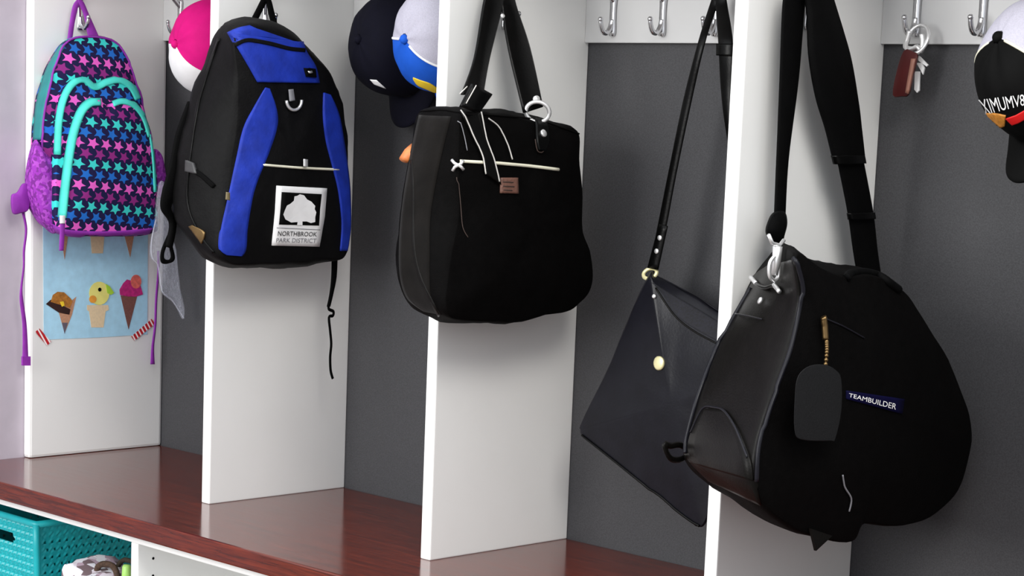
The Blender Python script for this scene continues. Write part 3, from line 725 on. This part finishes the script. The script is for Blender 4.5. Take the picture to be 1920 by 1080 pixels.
tube('ring', [rc+ra.normalized()*math.cos(a)*.019+rb.normalized()*math.sin(a)*.016 for a in [2*PI*i/24 for i in range(24)]], .0034, STEEL, tt, closed=True)
cord_on('shine_seam', body, [(1000, 262), (1004, 282), (1013, 286), (1022, 276)], .0009, SEAM, tt, off=.004)
V, F = tube_vf([AX(p, X2-.002) for p in [(778, 276), (768, 286), (757, 300)]], [.0105, .0115, .0095], 14, flat=.7)
obj('zip_end_tab', V, F, TAN, tt, label='small tan leather tab at the left end of the zip')
cord_on('top_binding', body, [(786, 209), (830, 207), (866, 212), (930, 217), (1000, 224), (1050, 239), (1085, 251)], .0014, CREAM if 0 else CANVAS, tt)
band('side_fold', body, [(772, 300), (776, 370), (776, 450), (786, 510), (808, 560), (824, 592)], 4, LEATH, th=.002, parent=tt)

# ================================================================== CROSSBODY BAG
cb = thing('crossbody_bag', AY((1312, 987), -.10), 'flat black leather crossbody bag hanging tilted by a long thin strap', 'shoulder bag')
yb = -.085
PF = lambda p: AY(p, yb-.028)
PB = lambda p: AY(p, yb)
fr = [(1210, 530), (1228, 534), (1264, 588), (1300, 618), (1350, 646), (1398, 662), (1428, 680), (1428, 714), (1392, 800), (1352, 896), (1322, 978), (1306, 986), (1290, 974), (1200, 904), (1100, 824), (1088, 806), (1092, 788), (1146, 676)]
bk = [(1216, 520), (1236, 520), (1276, 540), (1312, 560), (1362, 592), (1410, 622), (1438, 646), (1438, 690), (1400, 780), (1358, 880), (1332, 960), (1318, 972), (1300, 962), (1212, 892), (1114, 812), (1102, 794), (1106, 776), (1160, 664)]
body = pillow('body', [PF(p) for p in fr], [PB(p) for p in bk], LEATH2, cb, dome=.012, bulge=.004, axis=(0, -1, 0), k=5, wr=.0025, wscale=14, pw=2.0)
back_panel = pillow('back_panel', [PB(p) for p in bk], [AY(p, yb+.008) for p in bk], LEATH2, cb, dome=.001, bulge=.001, axis=(0, -1, 0), k=5)
lining = sheet_on('lining', [body, back_panel], [(1222, 530), (1268, 556), (1310, 580), (1352, 606)], [(1234, 540), (1268, 590), (1302, 616), (1350, 642)], LOGO_NAVY if 0 else mat('dark_lining', (.004, .004, .008, 1), .8, var=.8, vscale=300), cb, th=.001)
cord_on('opening_edge', body, [(1230, 540), (1264, 590), (1300, 620), (1346, 645)], .0016, LEATH, cb)
c, n = surf(body, (1237, 681)); V, F = disc_vf(c+n*.002, n, .0112, .005, 24); obj('snap_button', V, F, SNAP, cb)
cord_on('bottom_piping', body, [(1092, 816), (1150, 862), (1200, 902), (1250, 942), (1292, 974), (1312, 986)], .0022, PATENT, cb)
PS = lambda p: AY(p, yb-.004)
PH = lambda p: AY(p, -.052)
strap('shoulder_strap', [(1342, -22), (1330, 12), (1309, 80), (1282, 185), (1254, 320), (1236, 410), (1218, 500)], [(1356, -18), (1344, 14), (1322, 80), (1297, 188), (1269, 322), (1252, 412), (1234, 504)], [PH, PH, PS, PS, PS, PS, PS], PATENT, cb, th=.004, nrm=(0, 1, 0))
strap('shoulder_strap', [(1340, -22), (1342, 12), (1347, 80), (1352, 170), (1362, 250), (1385, 380), (1408, 520), (1424, 640)], [(1358, -24), (1364, 12), (1374, 80), (1372, 170), (1376, 250), (1396, 380), (1418, 520), (1434, 638)], [PH, PH]+[PS]*6, PATENT, cb, th=.004, nrm=(0, 1, 0))
strap('strap_keeper', [(1344, 82), (1344, 104)], [(1377, 82), (1376, 106)], lambda p: AY(p, yb-.006), PATENT, cb, th=.010, nrm=(0, 1, 0), smooth=False)
strap('strap_end', [(1236, 420), (1214, 502)], [(1252, 424), (1234, 506)], lambda p: AY(p, yb-.009), PATENT, cb, th=.005, nrm=(0, 1, 0))
for q in ((1237, 446), (1231, 471)):
    V, F = disc_vf(AY(q, yb-.013), (0, -1, 0), .0042, .003); obj('rivet', V, F, STEEL, cb)
rc = AY((1219, 513), yb-.010)
tube('strap_ring', [rc+Vector((math.cos(a)*.013, math.sin(a)*.006, math.sin(a)*.008)) for a in [2*PI*i/20 for i in range(20)]], .0032, SNAP, cb, closed=True)
c, n = surf(body, (1227, 556)); V, F = disc_vf(c+n*.002, n, .0035, .004); obj('rivet', V, F, STEEL, cb)

# ================================================================== DUFFEL BAG
db = thing('duffel_bag', AX((1600, 1022), X3+.12), 'large black duffel bag with charcoal luggage tag and navy label', 'duffel bag')
xf = X3+.235
fr = [(1492, 474), (1540, 500), (1590, 516), (1650, 518), (1700, 545), (1738, 600), (1786, 690), (1818, 780), (1822, 850), (1800, 922), (1748, 974), (1690, 984), (1624, 984), (1598, 1020), (1520, 1004), (1452, 965), (1418, 905), (1424, 830), (1450, 745), (1482, 650), (1500, 560)]
bk = [(1452, 470), (1470, 490), (1500, 500), (1540, 510), (1570, 530), (1590, 580), (1604, 660), (1612, 740), (1612, 810), (1604, 880), (1580, 920), (1540, 940), (1500, 945), (1450, 950), (1390, 935), (1330, 906), (1284, 866), (1282, 830), (1302, 750), (1346, 640), (1400, 534)]
body = pillow('body', [AX(p, xf) for p in fr], [AX(p, X3+.010) for p in bk], CANVAS, db, dome=.025, bulge=.010, wr=.005, wscale=8, nside=12)
endp = sheet_on('end_panel', body, [(1440, 500), (1402, 534), (1348, 640), (1306, 752), (1287, 830), (1290, 858), (1330, 900)], [(1490, 486), (1503, 560), (1484, 650), (1452, 745), (1425, 830), (1419, 900), (1428, 946)], LEATH, db, th=.0025, mcross=14)
cord_on('end_piping', [body, endp], [(1490, 484), (1504, 530), (1503, 566), (1485, 650), (1462, 715), (1440, 775), (1424, 840), (1420, 902)], .0030, LEATH2, db)
cord_on('back_piping', [body, endp], [(1402, 536), (1352, 638), (1312, 740), (1290, 820), (1287, 850)], .0034, LEATH2, db)
sheet_on('end_pocket', [body, endp], [(1322, 768), (1304, 800), (1294, 840), (1306, 868)], [(1362, 772), (1388, 810), (1408, 862), (1414, 900)], LEATH, db, th=.004)
cord_on('pocket_seam', [body, endp], [(1300, 812), (1322, 768), (1345, 766), (1364, 774), (1385, 806), (1406, 858)], .0016, LEATH2, db, off=.004)
cord_on('stitched_seam', [body, endp], [(1382, 590), (1404, 594), (1432, 600)], .0010, LEATH2, db, off=.003)
SP = lambda p: AX(p, X3+.036)
SQ = lambda p: AX(p, X3+.050)
strap('shoulder_strap', [(1480, -40), (1468, 4), (1462, 150), (1456, 300), (1452, 404)], [(1522, -40), (1510, 4), (1497, 150), (1478, 300), (1472, 404)], SP, WEB, db, th=.005)
strap('shoulder_strap', [(1570, 300), (1590, 400), (1600, 470), (1610, 530)], [(1618, 298), (1637, 400), (1645, 470), (1654, 532)], SQ, WEB, db, th=.006)
strap('shoulder_pad', [(1500, -40), (1513, 4), (1517, 100), (1530, 180), (1548, 240), (1564, 302)], [(1548, -40), (1562, 4), (1592, 100), (1608, 190), (1614, 240), (1620, 300)], lambda p: AX(p, X3+.052), WEB, db, th=.014)
strap('strap_slider', [(1560, 292), (1564, 308)], [(1619, 290), (1622, 306)], lambda p: AX(p, X3+.054), PATENT, db, th=.014, smooth=False)
strap('strap_adjuster', [(1589, 400), (1591, 412)], [(1639, 398), (1641, 410)], lambda p: AX(p, X3+.054), PATENT, db, th=.011, smooth=False)
pillow('strap_knot', [AX(p, X3+.055) for p in [(1452, 402), (1470, 400), (1475, 418), (1470, 440), (1466, 456), (1452, 456), (1439, 436), (1443, 416)]], [AX(p, X3+.025) for p in [(1450, 402), (1468, 400), (1473, 418), (1468, 440), (1464, 456), (1450, 456), (1437, 436), (1441, 416)]], WEB, db, dome=.008, bulge=.003)
XC = max(surf([body, endp], p)[0].x for p in ((1456, 500), (1452, 520), (1460, 515), (1444, 516)))+.012
V, F = tube_vf([AX(p, XC) for p in [(1441, 440), (1448, 456), (1462, 460), (1470, 450)]], .0026, 8)
clipp = obj('swivel_clip', V, F, STEEL, db)
V, F = join([tube_vf([AX(p, XC) for p in [(1458, 462), (1456, 490), (1452, 516)]], [.0066, .0058, .0042], 10),
             tube_vf(crom([AX(p, XC) for p in [(1456, 478), (1444, 492), (1443, 516), (1452, 526), (1460, 516), (1460, 488)]], 4, False), .0028, 8)])
obj('clip_hook', V, F, STEEL, clipp)
cord_on('ring_bar', [body, endp], [(1416, 526), (1424, 536), (1440, 542), (1456, 538), (1466, 548)], .0030, PATENT, db, off=.004)
for q in ([(1413, 523), (1423, 534)], [(1458, 536), (1468, 548)]): cord_on('ring_bar', [body, endp], q, .0030, STEEL, db, off=.005, smooth=False)
c, n = surf([body, endp], (1430, 566)); V, F = disc_vf(c+n*.004, n, .005, .004); obj('rivet', V, F, STEEL, db)
allb = [body, endp]
cord_on('zip', body, [(1545, 596), (1580, 612), (1620, 634)], .0012, LEATH2, db, off=.001)
cord_on('zip_slider', body, [(1538, 592), (1539, 612), (1540, 636)], .0042, BRASS, db, off=.008, smooth=False)
zc = path_on(body, [(1540, 640), (1540, 660), (1537, 694)], 5, True, .010)
V, F = join([ball_vf(p, .0030, 6) for p in zc]+[tube_vf(zc, .0014, 6)]); obj('tag_chain', V, F, BRASS, db)
tagp = [(1506, 694), (1524, 685), (1548, 685), (1566, 694), (1577, 712), (1577, 770), (1566, 822), (1556, 826), (1504, 824), (1490, 806), (1491, 740), (1495, 710)]
tx = surf(body, (1530, 760))[0].x
pillow('luggage_tag', [AX(p, tx+.028) for p in tagp], [AX(p, tx+.023) for p in tagp], TAGMAT, db, dome=.001, bulge=.0005, k=4)
lab = sheet_on('navy_label', body, [(1586, 732), (1586, 748)], [(1694, 748), (1690, 776)], LOGO_NAVY, db, th=.002, smooth=False)
text_on('lettering', [lab, body], 'TEAMBUILDER', [(1591, 737), (1680, 757), (1678, 768), (1590, 744)], WHITE, lab, off=.0012)
cord_on('side_zip', body, [(1578, 890), (1582, 912), (1594, 934), (1590, 958)], .0012, GREYP, db, off=.002)
plate('corner_tab', [AX(p, xf+.004) for p in [(1516, 990), (1556, 1004), (1526, 1032)]], (1, 0, 0), .004, LEATH, db)
V, F = tube_vf(crom([AX(p, X3+.004) for p in [(1292, 846), (1276, 834), (1258, 836), (1246, 834), (1256, 858), (1274, 862), (1292, 852)]], 4, False), .0045, 8, flat=.6, nrm=(1, 0, 0))
obj('pull_tab', V, F, LEATH, db)
cord_on('top_handle', body, [(1586, 522), (1596, 514), (1620, 512), (1650, 520), (1684, 544)], .006, WEB, db, off=.001)

# ================================================================== KEYS
ky = thing('key_bunch', AY((1700, 180), -.045), 'bunch of keys with a maroon leather fob hanging on the rail hook', 'keys')
K = lambda p: AY(p, -.042)
kc_ = K((1720, 74))
tube('key_ring', [kc_+Vector((math.cos(a)*.018, math.sin(a)*.008, math.sin(a)*.021)) for a in [2*PI*i/28 for i in range(28)]], .0028, STEEL, ky, closed=True)
tube('shackle', crom([K(p) for p in [(1706, 58), (1702, 74), (1698, 88), (1710, 92), (1720, 88), (1727, 96), (1730, 78), (1728, 64)]], 4, False), .0040, STEEL, ky)
fob = pillow('fob', [AY(p, -.056) for p in [(1694, 96), (1712, 98), (1720, 106), (1712, 140), (1704, 176), (1690, 180), (1674, 178), (1680, 140)]], [AY(p, -.040) for p in [(1696, 96), (1714, 98), (1722, 106), (1714, 140), (1706, 176), (1692, 180), (1676, 178), (1682, 140)]], MAROON, ky, axis=(0, -1, 0), dome=.002, bulge=.001, k=3)
strap('fob_edge', [(1709, 110), (1698, 174)], [(1717, 110), (1704, 176)], lambda p: AY(p, -.058), FOBEDGE, ky, th=.004, nrm=(0, 1, 0))
for pts, nm in (([(1717, 134), (1726, 134), (1725, 170), (1721, 174), (1716, 168)], 'key'), ([(1722, 104), (1726, 106), (1742, 122), (1739, 125), (1724, 114)], 'key'), ([(1720, 118), (1730, 118), (1735, 128), (1732, 140), (1728, 132)], 'key')):
    k_ = plate(nm, [AY(p, -.040 if nm == 'key' else -.05) for p in pts], (0, -1, 0), .0025, mat('pale_key_metal', (.82, .82, .82, 1), .35, metal=.2), ky)

# ================================================================== UNDER THE BENCH
bs = thing('storage_basket', (.13, -.27, .10), 'teal woven plastic storage basket inside the cabinet under the bench', 'basket')
bx0, bx1, by0, by1, bz0, bz1 = .0, .240, -.465, -.06, .102, .377
def basket_side(name, P, nu, nv, slot=None, holes=True, amp=.0012):
    """woven-look wall with real holes; P(u,v) -> (point, inward normal)"""
    V, F = [], []; th = .004
    def tz(u, v): return v
    gu, gv = nu*3, nv*3
    keep = set()
    for i in range(gu):
        for j in range(gv):
            u = (i+.5)/gu; v = (j+.5)/gv
            row = j//3; hole = holes and (j % 3 == 1) and ((i+(row % 2)*1) % 3 == 1) and .03 < u < .97 and v < .91
            if slot and slot(u, v): hole = True
            if not hole: keep.add((i, j))
    N = (gu+1)*(gv+1)
    for s in (0, 1):
        for j in range(gv+1):
            for i in range(gu+1):
                p, n = P(i/gu, j/gv); w = amp*math.sin(j*2*PI/3)*math.cos(i*2*PI/3)
                V.append(p+n*(th*s+(w if s == 0 else 0)))
    ix = lambda i, j, s: s*N+j*(gu+1)+i
    for (i, j) in keep:
        F.append((ix(i, j, 0), ix(i+1, j, 0), ix(i+1, j+1, 0), ix(i, j+1, 0)))
        F.append((ix(i, j, 1), ix(i, j+1, 1), ix(i+1, j+1, 1), ix(i+1, j, 1)))
        for di, dj, a, b in ((-1, 0, (i, j), (i, j+1)), (1, 0, (i+1, j), (i+1, j+1)), (0, -1, (i, j), (i+1, j)), (0, 1, (i, j+1), (i+1, j+1))):
            if (i+di, j+dj) not in keep: F.append((ix(*a, 0), ix(*b, 0), ix(*b, 1), ix(*a, 1)))
    return obj(name, V, F, BASKET, bs, smooth=False)
tap = .018
def topz(u): return bz1
def Pf(u, v):
    z = bz0+(topz(u)-bz0)*v; k = tap*(1-v); return Vector((bx0+k+(bx1-bx0-2*k)*u, by0+k, z)), Vector((0, 1, 0))
def Pbk(u, v):
    z = bz0+(topz(u)-bz0)*v; k = tap*(1-v); return Vector((bx0+k+(bx1-bx0-2*k)*u, by1-k, z)), Vector((0, -1, 0))
def Pr(u, v):
    z = bz0+(bz1-bz0)*v; k = tap*(1-v); return Vector((bx1-k, by0+k+(by1-by0-2*k)*u, z)), Vector((-1, 0, 0))
def Pl(u, v):
    z = bz0+(bz1-bz0)*v; k = tap*(1-v); return Vector((bx0+k, by0+k+(by1-by0-2*k)*u, z)), Vector((1, 0, 0))
slot = lambda u, v: (abs(u-.5) < .155 or (abs(u-.5) < .175 and .835 < v < .87)) and .82 < v < .885
basket_side('front_wall', Pf, 15, 18, slot=slot, holes=False, amp=.0030)
basket_side('back_wall', Pbk, 15, 18, slot=slot)
basket_side('side_wall', Pr, 24, 18)
basket_side('side_wall', Pl, 24, 18)
rimp = [Pf(i/16, 1)[0] for i in range(17)]+[Pr(i/8, 1)[0] for i in range(1, 8)]+[Pbk(1-i/16, 1)[0] for i in range(17)]+[Pl(1-i/8, 1)[0] for i in range(1, 8)]
tube('rim', rimp, .007, BASKET, bs, closed=True)
for P_, u_ in ((Pf, 0), (Pf, 1), (Pbk, 0), (Pbk, 1)):
    tube('corner_post', [P_(u_, k/6)[0] for k in range(7)], .007, BASKET, bs, seg=10)
box('bottom', (bx0+tap, by0+tap, bz0-.001), (bx1-tap, by1-tap, bz0+.004), BASKET, bs)

fb = thing('fabric_pouch', (.385, -.40, .10), 'pale patterned fabric pouch standing between the teal basket and the cabinet upright', 'pouch')
FAB = blot_mat('pale_patterned_cloth', [srgb(225, 215, 225), srgb(190, 165, 180), srgb(120, 100, 105), srgb(240, 238, 245)], 70)
fl = [(.305, .105), (.300, .2), (.312, .28), (.316, .311), (.335, .309), (.365, .300), (.41, .297), (.44, .292), (.462, .28), (.468, .2), (.465, .105)]
pillow('body', [Vector((x, -.455, z)) for x, z in fl], [Vector((x, -.34, z+.004)) for x, z in fl], FAB, fb, dome=.012, bulge=.008, axis=(0, -1, 0), wr=.006, wscale=26)
tube('cord_handle', crom([Vector(p) for p in [(.365, -.41, .27), (.375, -.415, .312), (.405, -.41, .322), (.435, -.415, .314), (.445, -.41, .27)]], 6, False), .006, mat('brown_cord', srgb(70, 50, 36), .8, var=.4, vscale=200), fb)
tube('cord_handle', crom([Vector(p) for p in [(.36, -.375, .27), (.385, -.37, .318), (.42, -.37, .325), (.445, -.37, .316), (.455, -.37, .27)]], 6, False), .005, mat('dark_cord', srgb(50, 40, 26), .8, var=.4, vscale=200), fb)
gt = thing('green_bottle', (.490, -.43, .10), 'small lime green bottle beside the patterned pouch under the bench', 'bottle')
GRN = mat('lime_plastic', srgb(165, 215, 110), .4, var=.08)
V, F = tube_vf([Vector((.490, -.430, z)) for z in (.101, .106, .21, .285, .303, .311)], [.013, .0155, .0155, .0155, .012, .008], 18); obj('body', V, F, GRN, gt)
V, F = tube_vf([Vector((.490, -.430, z)) for z in (.309, .313, .335, .339)], [.0085, .0095, .0085, .006], 16); obj('cap', V, F, GRN, gt)

# ================================================================== LIGHT
def area(name, loc, target, sx, sy, e, col=(1, 1, 1)):
    l = bpy.data.lights.new(name, 'AREA'); l.shape = 'RECTANGLE'; l.size = sx; l.size_y = sy; l.energy = e; l.color = col
    o = bpy.data.objects.new(name, l); COL.objects.link(o); o.location = loc
    o.rotation_euler = (Vector(target)-Vector(loc)).to_track_quat('-Z', 'Y').to_euler(); return o
area('window_daylight', (.9, -4.2, 1.7), (1.2, 0, .9), 1.6, 1.9, 95, (1, .99, .97))
area('fill_light', (3.5, -1.7, 2.8), (2.2, -.6, .5), 1.0, 1.0, 42, (1, .96, .9))  # unseen fill lamp, added to brighten the panels' right-hand faces
w = bpy.data.worlds.new('world'); sc.world = w; w.use_nodes = True
bg = w.node_tree.nodes['Background']; bg.inputs['Color'].default_value = (.93, .96, 1, 1); bg.inputs['Strength'].default_value = 1.0
wn = w.node_tree
wt = wn.nodes.new('ShaderNodeTexCoord'); wsx = wn.nodes.new('ShaderNodeSeparateXYZ'); wn.links.new(wt.outputs['Generated'], wsx.inputs[0])
wr_ = wn.nodes.new('ShaderNodeMapRange'); wr_.inputs['From Min'].default_value = -.35; wr_.inputs['From Max'].default_value = .55
wr_.inputs['To Min'].default_value = .22; wr_.inputs['To Max'].default_value = 2.0
wn.links.new(wsx.outputs[2], wr_.inputs['Value']); wn.links.new(wr_.outputs[0], bg.inputs['Strength'])
sc.view_settings.view_transform = 'Standard'; sc.view_settings.look = 'None'; sc.view_settings.exposure = .2; sc.view_settings.gamma = 1
